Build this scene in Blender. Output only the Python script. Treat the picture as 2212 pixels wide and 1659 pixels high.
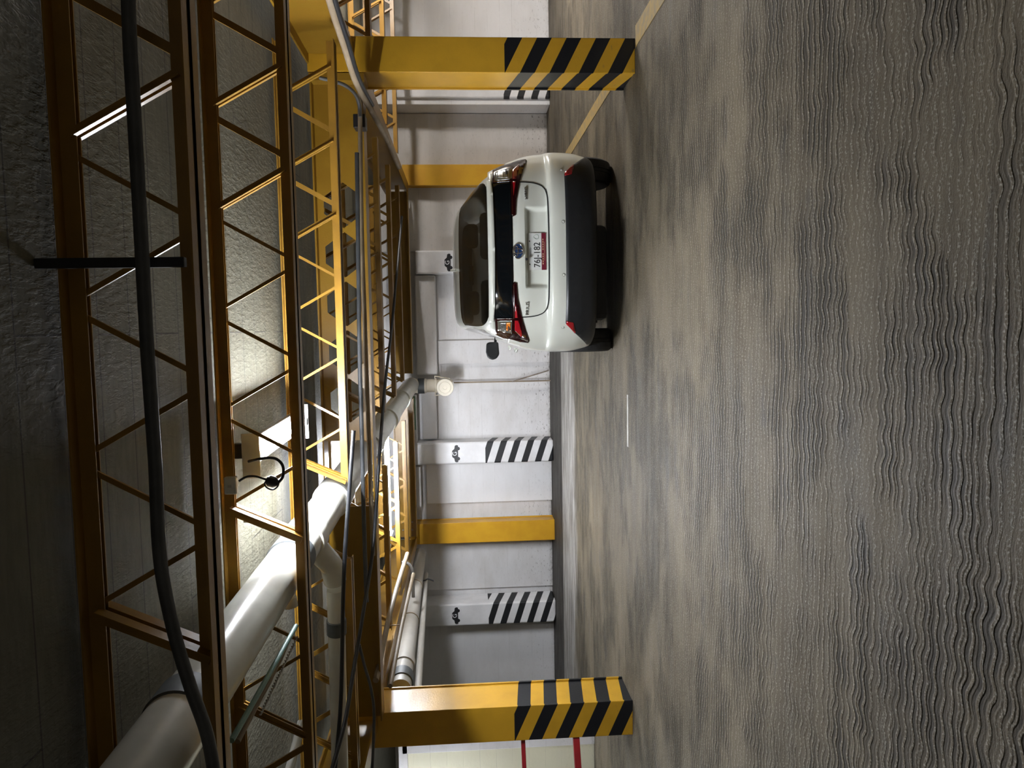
import bpy, bmesh, math, random
from mathutils import Vector, Matrix
random.seed(7)
for o in list(bpy.data.objects):
    bpy.data.objects.remove(o)
scene = bpy.context.scene
COL = scene.collection
PI = math.pi

# ------------------------------------------------------------------ camera, world, exposure
CAM = Vector((0.0, 0.0, 1.385))
YAW, PITCH, ROLL = math.radians(4.358), math.radians(3.704), math.radians(-1.246)
fwd = Vector((-math.sin(YAW) * math.cos(PITCH), math.cos(YAW) * math.cos(PITCH), -math.sin(PITCH)))
rgt = Vector((math.cos(YAW), math.sin(YAW), 0))
upv = rgt.cross(fwd)
r2 = rgt * math.cos(ROLL) + upv * math.sin(ROLL)
u2 = -rgt * math.sin(ROLL) + upv * math.cos(ROLL)
# the phone was held sideways: picture-up is the garage's right, picture-right is down
cx, cy, cz = -u2, r2, -fwd
cam_data = bpy.data.cameras.new('camera')
cam = bpy.data.objects.new('camera', cam_data)
COL.objects.link(cam)
cam.matrix_world = Matrix(((cx.x, cy.x, cz.x, CAM.x), (cx.y, cy.y, cz.y, CAM.y), (cx.z, cy.z, cz.z, CAM.z), (0, 0, 0, 1)))
cam_data.sensor_fit = 'HORIZONTAL'
cam_data.sensor_width = 36.0
cam_data.lens = 36.0 * 1600.0 / 2212.0
cam_data.clip_start = 0.05
scene.camera = cam
world = bpy.data.worlds.new('world')
scene.world = world
world.use_nodes = True
world.node_tree.nodes['Background'].inputs[0].default_value = (1.0, 0.90, 0.76, 1)
world.node_tree.nodes['Background'].inputs[1].default_value = 0.045
scene.view_settings.view_transform = 'Standard'
scene.view_settings.look = 'None'
scene.view_settings.gamma = 1.0
scene.view_settings.use_curve_mapping = False
scene.view_settings.exposure = 1.75
scene.cycles.use_denoising = True
TUBE_POWER = 215.0


def at(x, y, Y):
    """point of the garage at depth Y on the line of sight through photo pixel (x, y)"""
    d = fwd + r2 * ((829.5 - y) / 1600.0) + u2 * ((1106 - x) / 1600.0)
    return CAM + d * (Y / d.y)


# ------------------------------------------------------------------ materials
def mat(name, base=(0.5, 0.5, 0.5), rough=0.5, metal=0.0, spec=0.5, coat=0.0):
    m = bpy.data.materials.new(name)
    m.use_nodes = True
    b = m.node_tree.nodes['Principled BSDF']
    b.inputs['Base Color'].default_value = (*base, 1)
    b.inputs['Roughness'].default_value = rough
    b.inputs['Metallic'].default_value = metal
    b.inputs['Specular IOR Level'].default_value = spec
    b.inputs['Coat Weight'].default_value = coat
    b.inputs['Coat Roughness'].default_value = 0.05
    return m


class NT:
    def __init__(self, m):
        self.t = m.node_tree
        self.b = self.t.nodes['Principled BSDF']

    def n(self, typ, **kw):
        nd = self.t.nodes.new(typ)
        for k, v in kw.items():
            setattr(nd, k, v)
        return nd

    def put(self, sock, v):
        if hasattr(v, 'is_output') or isinstance(v, bpy.types.NodeSocket):
            self.t.links.new(v, sock)
        elif isinstance(v, tuple) and len(v) == 3 and sock.type == 'RGBA':
            sock.default_value = (*v, 1)
        else:
            sock.default_value = v

    def math(self, op, a, b=0.0, c=0.0):
        nd = self.n('ShaderNodeMath', operation=op)
        for i, v in enumerate((a, b, c)):
            self.put(nd.inputs[i], v)
        return nd.outputs[0]

    def mix(self, f, a, b):
        nd = self.n('ShaderNodeMix', data_type='RGBA')
        self.put(nd.inputs[0], f)
        self.put(nd.inputs[6], a)
        self.put(nd.inputs[7], b)
        return nd.outputs[2]

    def ramp(self, v, lo, hi, a=0.0, b=1.0):
        nd = self.n('ShaderNodeMapRange', interpolation_type='SMOOTHSTEP')
        self.put(nd.inputs[0], v)
        for i, q in enumerate((lo, hi, a, b)):
            nd.inputs[i + 1].default_value = q
        return nd.outputs[0]

    def coord(self, kind='Object'):
        return self.n('ShaderNodeTexCoord').outputs[kind]

    def scale(self, vec, s, loc=(0, 0, 0)):
        nd = self.n('ShaderNodeMapping')
        self.put(nd.inputs[0], vec)
        nd.inputs[1].default_value = loc
        nd.inputs[3].default_value = s
        return nd.outputs[0]

    def noise(self, vec, scale=5.0, detail=4.0, rough=0.55):
        nd = self.n('ShaderNodeTexNoise')
        self.put(nd.inputs['Vector'], vec)
        nd.inputs['Scale'].default_value = scale
        nd.inputs['Detail'].default_value = detail
        nd.inputs['Roughness'].default_value = rough
        return nd.outputs[0]

    def xyz(self, vec):
        nd = self.n('ShaderNodeSeparateXYZ')
        self.put(nd.inputs[0], vec)
        return nd.outputs

    def bump(self, h, strength=0.5, dist=0.01):
        nd = self.n('ShaderNodeBump')
        nd.inputs['Strength'].default_value = strength
        nd.inputs['Distance'].default_value = dist
        self.put(nd.inputs['Height'], h)
        self.put(self.b.inputs['Normal'], nd.outputs[0])

    def color(self, v):
        self.put(self.b.inputs['Base Color'], v)

    def rough(self, v):
        self.put(self.b.inputs['Roughness'], v)


def m_floor():
    m = mat('raked_concrete_floor', rough=0.6, spec=0.16)
    k = NT(m)
    P = k.coord()
    X, Y, Z = k.xyz(P)
    n1 = k.noise(k.scale(P, (0.55, 1.5, 1)), 1.0, 6, 0.6)
    n2 = k.noise(k.scale(P, (1.0, 3.5, 1), (3, 7, 0)), 1.3, 8, 0.65)
    fine = k.noise(P, 90, 4, 0.7)
    # wavy raked lines running across the bay
    ph = k.noise(k.scale(P, (0.45, 0.7, 1)), 1.0, 2)
    wob = k.math('SINE', k.math('ADD', k.math('MULTIPLY', X, 56.0), k.math('MULTIPLY', ph, 14.0)))
    wn = k.noise(k.scale(P, (3.2, 2.2, 1)), 1.0, 3)
    amp = k.ramp(k.noise(k.scale(P, (0.8, 1.4, 1), (9, 2, 0)), 1.0, 2), 0.33, 0.58, 0.002, 0.0075)
    v = k.math('ADD', Y, k.math('ADD', k.math('MULTIPLY', wob, amp), k.math('MULTIPLY', wn, 0.085)))
    w1 = k.math('SINE', k.math('MULTIPLY', v, 2 * PI / 0.0385))
    w2 = k.math('SINE', k.math('MULTIPLY', v, 2 * PI / 0.0215))
    w = k.math('ADD', k.math('MULTIPLY', w1, 0.58), k.math('MULTIPLY', w2, 0.42))
    groove = k.ramp(w, -0.40, 0.62)
    mask = k.ramp(k.noise(k.scale(P, (0.7, 1.3, 1), (1, 5, 0)), 1.3, 6, 0.6), 0.42, 0.55, 0.08, 1.0)
    mask = k.math('MULTIPLY', mask, k.ramp(k.noise(k.scale(P, (3.0, 6.0, 1), (6, 6, 0)), 1.0, 4, 0.6), 0.34, 0.58, 0.30, 1.0))
    spark = k.noise(P, 115, 2, 0.6)
    grit = k.noise(k.scale(P, (60, 170, 1)), 1.0, 4, 0.7)
    h = k.math('ADD', k.math('MULTIPLY', groove, mask), k.math('MULTIPLY', grit, 0.45))
    k.bump(h, 1.0, 0.011)
    n1 = k.math('ADD', k.math('MULTIPLY', n1, 0.6), k.math('MULTIPLY', k.noise(k.scale(P, (1.3, 5.0, 1), (7, 3, 0)), 1.2, 8, 0.7), 0.4))
    base = k.mix(k.ramp(n1, 0.38, 0.62), (0.084, 0.067, 0.042), (0.146, 0.119, 0.077))
    base = k.mix(k.ramp(n2, 0.56, 0.70, 0, 0.55), base, (0.038, 0.038, 0.038))
    base = k.mix(k.ramp(grit, 0.56, 0.74, 0, 0.55), base, (0.20, 0.18, 0.148))
    base = k.mix(k.ramp(grit, 0.44, 0.28, 0, 0.5), base, (0.05, 0.044, 0.036))
    glint = k.math('MULTIPLY', k.ramp(spark, 0.50, 0.63), k.math('MULTIPLY', groove, 0.85))  # bright glints on the ridges, lamp reflections painted into the colour
    base = k.mix(glint, base, (0.30, 0.28, 0.235))
    dirt = k.math('MULTIPLY', k.math('SUBTRACT', 1.0, groove), k.math('MULTIPLY', mask, 0.82))  # grooves coloured darker than the ridges between them
    base = k.mix(dirt, base, (0.022, 0.020, 0.017))
    # paler band before the wall: mostly lamp light painted into the floor colour
    edge = k.noise(k.scale(P, (0.9, 2.5, 1), (2, 8, 0)), 1.0, 6, 0.65)
    left = k.ramp(k.math('ADD', X, k.math('MULTIPLY', edge, 0.6)), 0.35, 0.75, 1.0, 0.0)
    ye = k.math('ADD', Y, k.math('MULTIPLY', k.math('SUBTRACT', edge, 0.5), 1.3))
    lane = k.math('MULTIPLY', k.ramp(ye, 9.0, 9.55), left)
    streak = k.noise(k.scale(P, (0.9, 7, 1), (5, 1, 0)), 1.6, 8, 0.7)
    pale = k.mix(k.ramp(streak, 0.33, 0.68), (0.17, 0.155, 0.135), (0.50, 0.48, 0.45))
    base = k.mix(k.math('MULTIPLY', lane, 0.9), base, pale)
    damp = k.mix(k.ramp(streak, 0.35, 0.70), (0.030, 0.027, 0.023), (0.085, 0.076, 0.066))  # darker strip along the wall foot
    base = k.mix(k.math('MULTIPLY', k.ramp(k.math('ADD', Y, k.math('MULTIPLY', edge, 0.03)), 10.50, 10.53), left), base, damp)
    k.color(base)
    k.rough(k.ramp(n2, 0.3, 0.7, 0.62, 0.46))
    return m


def m_ceiling():
    m = mat('board_formed_concrete', rough=0.65, spec=0.4)
    k = NT(m)
    P = k.coord()
    X, Y, Z = k.xyz(P)
    n1 = k.noise(k.scale(P, (2.2, 11, 1)), 3.0, 6, 0.6)
    rip = k.noise(k.scale(P, (26, 9, 1), (4, 4, 0)), 1.6, 4, 0.6)
    n3 = k.noise(P, 0.9, 5)
    br = k.n('ShaderNodeTexBrick')
    k.put(br.inputs['Vector'], k.scale(P, (1, 1, 1)))
    br.inputs['Scale'].default_value = 1.0
    br.inputs['Brick Width'].default_value = 2.4
    br.inputs['Row Height'].default_value = 0.24
    br.inputs['Mortar Size'].default_value = 0.004
    br.inputs['Color1'].default_value = (1, 1, 1, 1)
    br.inputs['Color2'].default_value = (1, 1, 1, 1)
    br.inputs['Mortar'].default_value = (0, 0, 0, 1)
    seam = br.outputs['Color']
    c = k.mix(k.ramp(n1, 0.3, 0.7), (0.150, 0.143, 0.104), (0.196, 0.188, 0.142))
    c = k.mix(k.ramp(n3, 0.35, 0.7, 0, 0.5), c, (0.105, 0.098, 0.072))
    c = k.mix(seam, (0.075, 0.07, 0.058), c)
    k.color(c)
    h = k.math('ADD', k.math('MULTIPLY', k.ramp(rip, 0.42, 0.62), 0.6), k.math('ADD', k.math('MULTIPLY', n1, 0.4), k.math('MULTIPLY', seam, -0.5)))
    k.bump(h, 0.32, 0.006)
    return m


def m_wall(name='white_wall_paint', a=(0.70, 0.69, 0.69), dirty=1.0):
    m = mat(name, rough=0.55, spec=0.35)
    k = NT(m)
    P = k.coord()
    X, Y, Z = k.xyz(P)
    n = k.noise(k.scale(P, (1.2, 1.2, 3.0)), 1.4, 6, 0.6)
    s = k.noise(k.scale(P, (9, 9, 20)), 2.0, 6, 0.7)
    ln = k.math('ABSOLUTE', k.math('SINE', k.math('MULTIPLY', Z, PI / 0.185)))
    line = k.ramp(ln, 0.0, 0.055, 0.45, 0.0)
    c = k.mix(k.ramp(n, 0.35, 0.7, 0, 0.40 * dirty), a, (0.50, 0.475, 0.44))
    c = k.mix(k.math('MULTIPLY', line, k.ramp(k.noise(k.scale(P, (1.6, 1.6, 7), (3, 3, 3)), 1.3, 5, 0.65), 0.46, 0.62)), c, (0.30, 0.28, 0.26))
    low = k.ramp(Z, 0.0, 0.75, 1.0, 0.0)
    spots = k.math('MULTIPLY', k.ramp(s, 0.58, 0.66), k.math('ADD', k.math('MULTIPLY', low, 0.75 * dirty), 0.14 * dirty))
    c = k.mix(spots, c, (0.13, 0.115, 0.10))
    skirt = k.math('MULTIPLY', k.ramp(Z, 0.0, 0.07, 0.6 * dirty, 0.0), k.ramp(s, 0.3, 0.6))
    c = k.mix(skirt, c, (0.20, 0.18, 0.16))
    k.color(c)
    k.bump(k.math('ADD', k.math('MULTIPLY', line, -0.8), k.math('MULTIPLY', s, 0.5)), 0.35, 0.006)
    return m


def m_yellow(name='yellow_enamel', a=(0.62, 0.34, 0.022), rough=0.32, bump=0.25):
    m = mat(name, a, rough, spec=0.5)
    k = NT(m)
    P = k.coord()
    n = k.noise(P, 3.0, 5)
    f = k.noise(P, 75, 2)
    g = k.noise(P, 9, 6, 0.7)
    c = k.mix(k.ramp(n, 0.3, 0.7), a, (a[0] * 0.86, a[1] * 0.80, a[2] * 0.8))
    c = k.mix(k.ramp(g, 0.66, 0.76, 0, 0.4), c, (0.16, 0.10, 0.03))
    k.color(c)
    k.bump(f, bump, 0.003)
    return m


def m_striped(name, ca, cb, slope_x, slope_y, x0, y0, top, period, phase, duty=0.5, rough=0.35):
    """painted hazard bands below height top, slanting round the post"""
    m = mat(name, ca, rough)
    k = NT(m)
    P = k.coord()
    X, Y, Z = k.xyz(P)
    v = k.math('ADD', Z, k.math('ADD', k.math('MULTIPLY', k.math('SUBTRACT', X, x0), slope_x), k.math('MULTIPLY', k.math('SUBTRACT', Y, y0), slope_y)))
    fr = k.math('FRACT', k.math('ADD', k.math('DIVIDE', v, period), phase + 20.0))
    band = k.math('LESS_THAN', fr, duty)
    band = k.math('MULTIPLY', band, k.math('LESS_THAN', Z, top))
    n = k.noise(P, 4.0, 6)
    s = k.noise(k.scale(P, (9, 9, 20)), 2.0, 6, 0.7)
    c1 = k.mix(k.ramp(n, 0.3, 0.7), ca, tuple(q * 0.86 for q in ca))
    c1 = k.mix(k.math('MULTIPLY', k.ramp(s, 0.6, 0.7), k.ramp(Z, 0, 0.6, 0.55, 0.05)), c1, (0.12, 0.10, 0.08))
    k.color(k.mix(band, c1, cb))
    k.bump(k.noise(P, 75, 2), 0.25, 0.003)
    return m


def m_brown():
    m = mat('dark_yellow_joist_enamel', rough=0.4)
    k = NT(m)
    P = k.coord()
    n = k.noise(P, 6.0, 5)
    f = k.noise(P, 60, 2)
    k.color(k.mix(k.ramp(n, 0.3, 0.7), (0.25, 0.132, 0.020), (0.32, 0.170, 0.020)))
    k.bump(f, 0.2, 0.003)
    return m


def m_pvc(name='white_plastic_pipe', a=(0.60, 0.595, 0.53), rough=0.26):
    m = mat(name, a, rough)
    k = NT(m)
    P = k.coord()
    n = k.noise(k.scale(P, (1, 1, 1)), 5.0, 6)
    k.color(k.mix(k.ramp(n, 0.35, 0.75, 0, 0.5), a, tuple(q * 0.72 for q in a)))
    k.bump(n, 0.12, 0.004)
    return m


def m_noisy(name, a, b, scale=6.0, rough=0.5, metal=0.0):
    m = mat(name, a, rough, metal)
    k = NT(m)
    P = k.coord()
    n = k.noise(P, scale, 5)
    k.color(k.mix(k.ramp(n, 0.3, 0.7), a, b))
    return m


def m_emit(name, col, strength):
    m = mat(name, (0.9, 0.9, 0.9))
    k = NT(m)
    k.b.inputs['Emission Color'].default_value = (*col, 1)
    k.b.inputs['Emission Strength'].default_value = strength
    return m


def m_tint(name, tint, rough=0.03):
    m = bpy.data.materials.new(name)
    m.use_nodes = True
    t = m.node_tree
    out = t.nodes['Material Output']
    t.nodes.remove(t.nodes['Principled BSDF'])
    tr = t.nodes.new('ShaderNodeBsdfTransparent')
    tr.inputs[0].default_value = (*tint, 1)
    gl = t.nodes.new('ShaderNodeBsdfGlossy')
    gl.inputs['Roughness'].default_value = rough
    gl.inputs[0].default_value = (1, 1, 1, 1)
    fr = t.nodes.new('ShaderNodeFresnel')
    fr.inputs[0].default_value = 1.25
    mx = t.nodes.new('ShaderNodeMixShader')
    t.links.new(fr.outputs[0], mx.inputs[0])
    t.links.new(tr.outputs[0], mx.inputs[1])
    t.links.new(gl.outputs[0], mx.inputs[2])
    t.links.new(mx.outputs[0], out.inputs[0])
    return m


M = {}
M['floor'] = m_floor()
M['ceiling'] = m_ceiling()
M['wall'] = m_wall()
M['wall_clean'] = m_wall('white_pilaster_paint', (0.76, 0.755, 0.76), 0.45)
M['wall_grey'] = m_wall('greyed_wall_paint', (0.60, 0.575, 0.545), 1.25)
M['cream'] = m_wall('cream_wall_paint', (0.62, 0.60, 0.44), 0.3)
M['yellow'] = m_yellow()
M['joist'] = m_brown()
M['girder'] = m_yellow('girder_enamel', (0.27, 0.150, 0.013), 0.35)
M['pvc'] = m_pvc()
M['pvc_dim'] = m_pvc('grey_white_plastic_pipe', (0.42, 0.40, 0.36), 0.45)
M['clay'] = m_pvc('ivory_clay_pipe', (0.66, 0.60, 0.48), 0.45)
M['rubber'] = m_noisy('dark_grey_rubber', (0.055, 0.065, 0.07), (0.085, 0.095, 0.10), 8, 0.55)
M['black'] = m_noisy('black_plastic', (0.008, 0.009, 0.011), (0.016, 0.017, 0.02), 10, 0.45)
M['conduit'] = m_noisy('grey_conduit', (0.12, 0.125, 0.125), (0.19, 0.19, 0.185), 6, 0.45)
M['darkconduit'] = m_noisy('charcoal_conduit', (0.05, 0.055, 0.06), (0.085, 0.09, 0.095), 7, 0.5)
M['beige'] = m_noisy('dusty_beige_conduit', (0.30, 0.235, 0.16), (0.22, 0.165, 0.10), 7, 0.55)
M['teal'] = m_noisy('pale_teal_conduit', (0.20, 0.34, 0.31), (0.15, 0.27, 0.25), 7, 0.5)
M['rope'] = m_noisy('white_cord', (0.50, 0.47, 0.42), (0.36, 0.34, 0.30), 40, 0.8)
M['red'] = m_noisy('red_rail_paint', (0.32, 0.012, 0.018), (0.24, 0.010, 0.014), 8, 0.35)
M['steel'] = m_noisy('galvanised_steel', (0.36, 0.36, 0.35), (0.27, 0.27, 0.265), 12, 0.35, 0.8)
M['rust'] = m_noisy('rusty_steel', (0.16, 0.12, 0.085), (0.28, 0.24, 0.20), 12, 0.7)
M['green'] = m_noisy('green_paint', (0.10, 0.24, 0.13), (0.14, 0.28, 0.17), 9, 0.5)
M['housing'] = m_noisy('grey_lamp_housing', (0.30, 0.31, 0.33), (0.25, 0.26, 0.28), 10, 0.4)
TUBE_COLOUR = (0.90, 0.935, 1.0)
M['tube'] = m_emit('lit_tube', TUBE_COLOUR, TUBE_POWER)
M['tube_far'] = m_emit('lit_tube_far', TUBE_COLOUR, TUBE_POWER * 1.2)
M['tube_left'] = m_emit('lit_tube_left_bay', TUBE_COLOUR, TUBE_POWER * 0.42)
M['tube_bay'] = m_emit('lit_tube_next_bay', (1.0, 0.96, 0.93), TUBE_POWER * 2.2)
M['filltube'] = m_emit('dim_fill_tube', (0.92, 0.94, 0.9), 14.0)
M['line_y'] = m_noisy('worn_yellow_line', (0.34, 0.22, 0.05), (0.20, 0.16, 0.09), 14, 0.6)
M['line_w'] = m_noisy('worn_white_line', (0.45, 0.43, 0.39), (0.30, 0.28, 0.25), 14, 0.6)
M['ink'] = mat('black_wall_paint', (0.012, 0.012, 0.014), 0.5)
M['white_ink'] = mat('white_stencil_paint', (0.75, 0.75, 0.75), 0.5)
# car
M['paint'] = mat('pearl_white_car_paint', (0.64, 0.66, 0.595), 0.28, coat=0.8)
M['trimblack'] = m_noisy('charcoal_bumper_plastic', (0.008, 0.0095, 0.012), (0.012, 0.0135, 0.016), 30, 0.40)
M['under'] = mat('underbody_black', (0.008, 0.008, 0.009), 0.7)
M['tire'] = m_noisy('tyre_rubber', (0.012, 0.012, 0.013), (0.022, 0.022, 0.022), 20, 0.7)
M['rim'] = mat('wheel_alloy', (0.35, 0.36, 0.37), 0.35, 0.9)
M['glass'] = m_tint('tinted_car_glass', (0.22, 0.225, 0.21), 0.16)
M['clearglass'] = m_tint('clear_car_glass', (0.75, 0.78, 0.76))
M['blackglass'] = mat('black_gloss_glass', (0.003, 0.004, 0.005), 0.08, spec=0.3)
M['redlens'] = mat('dark_red_lens', (0.014, 0.0007, 0.0015), 0.12, coat=0.6)
M['redbright'] = mat('bright_red_lens', (0.27, 0.005, 0.010), 0.15, coat=0.6)
M['redshaded'] = mat('shaded_red_lens', (0.11, 0.003, 0.006), 0.15, coat=0.6)
M['smoke'] = mat('smoked_lens', (0.10, 0.095, 0.075), 0.16, 0.1, coat=0.6)
M['reflector'] = m_noisy('faceted_lamp_reflector', (0.36, 0.36, 0.33), (0.07, 0.07, 0.065), 60, 0.22, 0.6)
M['amber'] = m_noisy('amber_indicator', (0.70, 0.22, 0.02), (0.40, 0.10, 0.02), 60, 0.2)
M['chrome'] = mat('chrome', (0.75, 0.76, 0.78), 0.12, 1.0)
M['badgeblue'] = mat('deep_blue_badge', (0.010, 0.030, 0.09), 0.15, coat=0.8)
M['seam'] = mat('panel_gap_black', (0.006, 0.006, 0.006), 0.8)
M['plate'] = mat('plate_white', (0.62, 0.63, 0.61), 0.4)
M['maroon'] = mat('plate_maroon', (0.13, 0.006, 0.020), 0.4)
M['gold'] = mat('plate_gold', (0.50, 0.34, 0.20), 0.5)
M['leafgreen'] = mat('plate_green', (0.05, 0.20, 0.08), 0.5)
M['seat'] = m_noisy('dark_seat_cloth', (0.02, 0.02, 0.022), (0.035, 0.035, 0.037), 20, 0.85)


# ------------------------------------------------------------------ object helpers
def link(o, parent=None):
    COL.objects.link(o)
    if parent is not None:
        o.parent = parent
        o.matrix_parent_inverse = Matrix.Translation(-parent.location) if parent.type == 'EMPTY' and parent.parent is None else Matrix()
    return o


def thing(name, label, cat, loc=(0, 0, 0), group=None):
    o = bpy.data.objects.new(name, None)
    o.empty_display_size = 0.1
    o.location = loc
    COL.objects.link(o)
    return tag(o, label, cat, group)


def tag(o, label, cat, group=None):
    o['label'] = label
    o['category'] = cat
    o['kind'] = 'thing'
    if group:
        o['group'] = group
    return o


def struct(o, label=None):
    o['kind'] = 'structure'
    if label:
        o['label'] = label
        o['category'] = o.name.split('.')[0].split('_')[0]
    return o


class MB:
    """collects shapes of ONE mesh"""

    def __init__(self):
        self.bm = bmesh.new()

    def box(self, lo, hi):
        lo, hi = Vector(lo), Vector(hi)
        vs = [self.bm.verts.new((x, y, z)) for z in (lo.z, hi.z) for y in (lo.y, hi.y) for x in (lo.x, hi.x)]
        for f in ((0, 2, 3, 1), (4, 5, 7, 6), (0, 1, 5, 4), (2, 6, 7, 3), (0, 4, 6, 2), (1, 3, 7, 5)):
            self.bm.faces.new([vs[i] for i in f])
        return self

    def beam(self, p0, p1, w, h, up=(0, 0, 1)):
        """rectangular bar from p0 to p1, w across and h along up"""
        p0, p1 = Vector(p0), Vector(p1)
        d = (p1 - p0).normalized()
        s = d.cross(Vector(up))
        if s.length < 1e-5:
            s = d.cross(Vector((0, 1, 0)))
        s.normalize()
        u = s.cross(d).normalized()
        vs = []
        for p in (p0, p1):
            for a, b in ((-1, -1), (1, -1), (1, 1), (-1, 1)):
                vs.append(self.bm.verts.new(p + s * (a * w / 2) + u * (b * h / 2)))
        for f in ((3, 2, 1, 0), (4, 5, 6, 7), (0, 1, 5, 4), (1, 2, 6, 5), (2, 3, 7, 6), (3, 0, 4, 7)):
            self.bm.faces.new([vs[i] for i in f])
        return self

    def tube(self, pts, r, seg=12, cap=True):
        pts = [Vector(p) for p in pts]
        rs = r if isinstance(r, (list, tuple)) else [r] * len(pts)
        rings = []
        prev = None
        for i, p in enumerate(pts):
            d = (pts[min(i + 1, len(pts) - 1)] - pts[max(i - 1, 0)]).normalized()
            if prev is None:
                a = Vector((0, 0, 1)) if abs(d.z) < 0.9 else Vector((1, 0, 0))
                s = d.cross(a).normalized()
            else:
                s = (prev - d * prev.dot(d)).normalized()
            prev = s
            t = d.cross(s)
            rings.append([self.bm.verts.new(p + (s * math.cos(2 * PI * k / seg) + t * math.sin(2 * PI * k / seg)) * rs[i]) for k in range(seg)])
        for a, b in zip(rings, rings[1:]):
            for k in range(seg):
                f = self.bm.faces.new((a[k], a[(k + 1) % seg], b[(k + 1) % seg], b[k]))
                f.smooth = True
        if cap:
            self.bm.faces.new([self.bm.verts.new(v.co) for v in reversed(rings[0])])
            self.bm.faces.new([self.bm.verts.new(v.co) for v in rings[-1]])
        return self

    def lathe(self, prof, org, axis, seg=40):
        """profile of (radius, distance) turned round axis through org"""
        axis = Vector(axis).normalized()
        a = Vector((0, 0, 1)) if abs(axis.z) < 0.9 else Vector((1, 0, 0))
        s = axis.cross(a).normalized()
        t = axis.cross(s)
        org = Vector(org)
        def ring(r, d):
            return [self.bm.verts.new(org + axis * d + (s * math.cos(2 * PI * k / seg) + t * math.sin(2 * PI * k / seg)) * r) for k in range(seg)]
        prev, pdir = None, None
        for (ra, da), (rb, db) in zip(prof, prof[1:]):
            dr = Vector((rb - ra, db - da))
            # a sharp corner of the profile gets its own ring so that it stays crisp
            a = prev if prev and dr.length and pdir.length and dr.angle(pdir) < 0.6 else ring(ra, da)
            b = ring(rb, db)
            for k in range(seg):
                f = self.bm.faces.new((a[k], a[(k + 1) % seg], b[(k + 1) % seg], b[k]))
                f.smooth = True
            prev, pdir = b, dr
        for r, d in (prof[0], prof[-1]):
            if r > 1e-4:
                self.bm.faces.new(ring(r, d))
        return self

    def prism(self, poly, org, ux, uz, thick):
        """flat polygon in the (ux, uz) plane through org, thick along ux x uz"""
        org, ux, uz = Vector(org), Vector(ux).normalized(), Vector(uz).normalized()
        n = ux.cross(uz).normalized()
        a = [self.bm.verts.new(org + ux * p[0] + uz * p[1]) for p in poly]
        b = [self.bm.verts.new(org + ux * p[0] + uz * p[1] + n * thick) for p in poly]
        self.bm.faces.new(list(reversed(a)))
        self.bm.faces.new(b)
        for i in range(len(poly)):
            j = (i + 1) % len(poly)
            self.bm.faces.new((a[i], a[j], b[j], b[i]))
        return self

    def build(self, name, m, parent=None, bevel=0.0, smooth=False):
        bmesh.ops.recalc_face_normals(self.bm, faces=self.bm.faces)
        if smooth:
            for f in self.bm.faces:
                f.smooth = True
        me = bpy.data.meshes.new(name)
        self.bm.to_mesh(me)
        self.bm.free()
        me.materials.append(m)
        o = bpy.data.objects.new(name, me)
        link(o, parent)
        if bevel:
            b = o.modifiers.new('bevel', 'BEVEL')
            b.width = bevel
            b.segments = 2
            b.limit_method = 'ANGLE'
        return o


def smooth_path(pts, n=8):
    pts = [Vector(p) for p in pts]
    out = []
    for i in range(len(pts) - 1):
        p0, p1, p2, p3 = pts[max(i - 1, 0)], pts[i], pts[i + 1], pts[min(i + 2, len(pts) - 1)]
        for k in range(n):
            t = k / n
            out.append(0.5 * ((2 * p1) + (p2 - p0) * t + (2 * p0 - 5 * p1 + 4 * p2 - p3) * t * t + (3 * p1 - p0 - 3 * p2 + p3) * t ** 3))
    out.append(pts[-1])
    return out


def text_mesh(s, size, name, m, origin, ux, uz, parent, depth=0.002, sx=1.0, align='CENTER'):
    """raised lettering: ux is the reading direction, uz its up"""
    cu = bpy.data.curves.new(name, 'FONT')
    cu.body = s
    cu.size = size
    cu.extrude = depth
    cu.align_x = align
    cu.align_y = 'CENTER'
    tmp = bpy.data.objects.new(name + '_tmp', cu)
    COL.objects.link(tmp)
    dg = bpy.context.evaluated_depsgraph_get()
    me = bpy.data.meshes.new_from_object(tmp.evaluated_get(dg))
    bpy.data.objects.remove(tmp)
    bpy.data.curves.remove(cu)
    ux, uz = Vector(ux).normalized(), Vector(uz).normalized()
    n = ux.cross(uz)
    org = Vector(origin)
    for v in me.vertices:
        v.co = org + ux * (v.co.x * sx) + uz * v.co.y + n * v.co.z
    me.materials.clear()
    me.materials.append(m)
    me.name = name
    o = bpy.data.objects.new(name, me)
    return link(o, parent)


# ------------------------------------------------------------------ the setting
ZC = 2.635
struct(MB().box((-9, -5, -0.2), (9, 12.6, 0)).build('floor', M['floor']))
struct(MB().box((-9, -5, ZC), (9, 12.6, ZC + 0.2)).build('ceiling', M['ceiling']))
WY = 11.9
struct(MB().box((-9, WY, 0), (9, 12.3, ZC)).build('wall_back', M['wall']))
struct(MB().box((-9.2, -5, 0), (-9, 12.3, ZC)).build('wall_left', M['wall_grey']))
struct(MB().box((9, -5, 0), (9.2, 12.3, ZC)).build('wall_right', M['wall_grey']))
# stepped panels of the back wall
struct(MB().box((3.35, 11.42, 0), (8.9, WY, ZC)).build('wall_panel', M['wall_clean'], bevel=0.006))
struct(MB().box((1.22, 11.86, 0), (3.34, WY, ZC)).build('wall_panel', M['wall_grey']))
struct(MB().box((-2.80, 11.78, 0), (-2.13, WY, 2.02)).build('wall_panel', M['wall_clean'], bevel=0.006))
struct(MB().box((-0.56, 11.85, 0), (-0.19, WY, 1.80)).build('wall_panel', M['wall'], bevel=0.004))
struct(MB().box((-4.24, 11.84, 0), (-3.38, WY, ZC)).build('wall_panel', M['wall'], bevel=0.004))
struct(MB().box((-8.9, 11.72, 0), (-4.72, WY, ZC)).build('wall_panel', M['wall_clean'], bevel=0.006))
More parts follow.
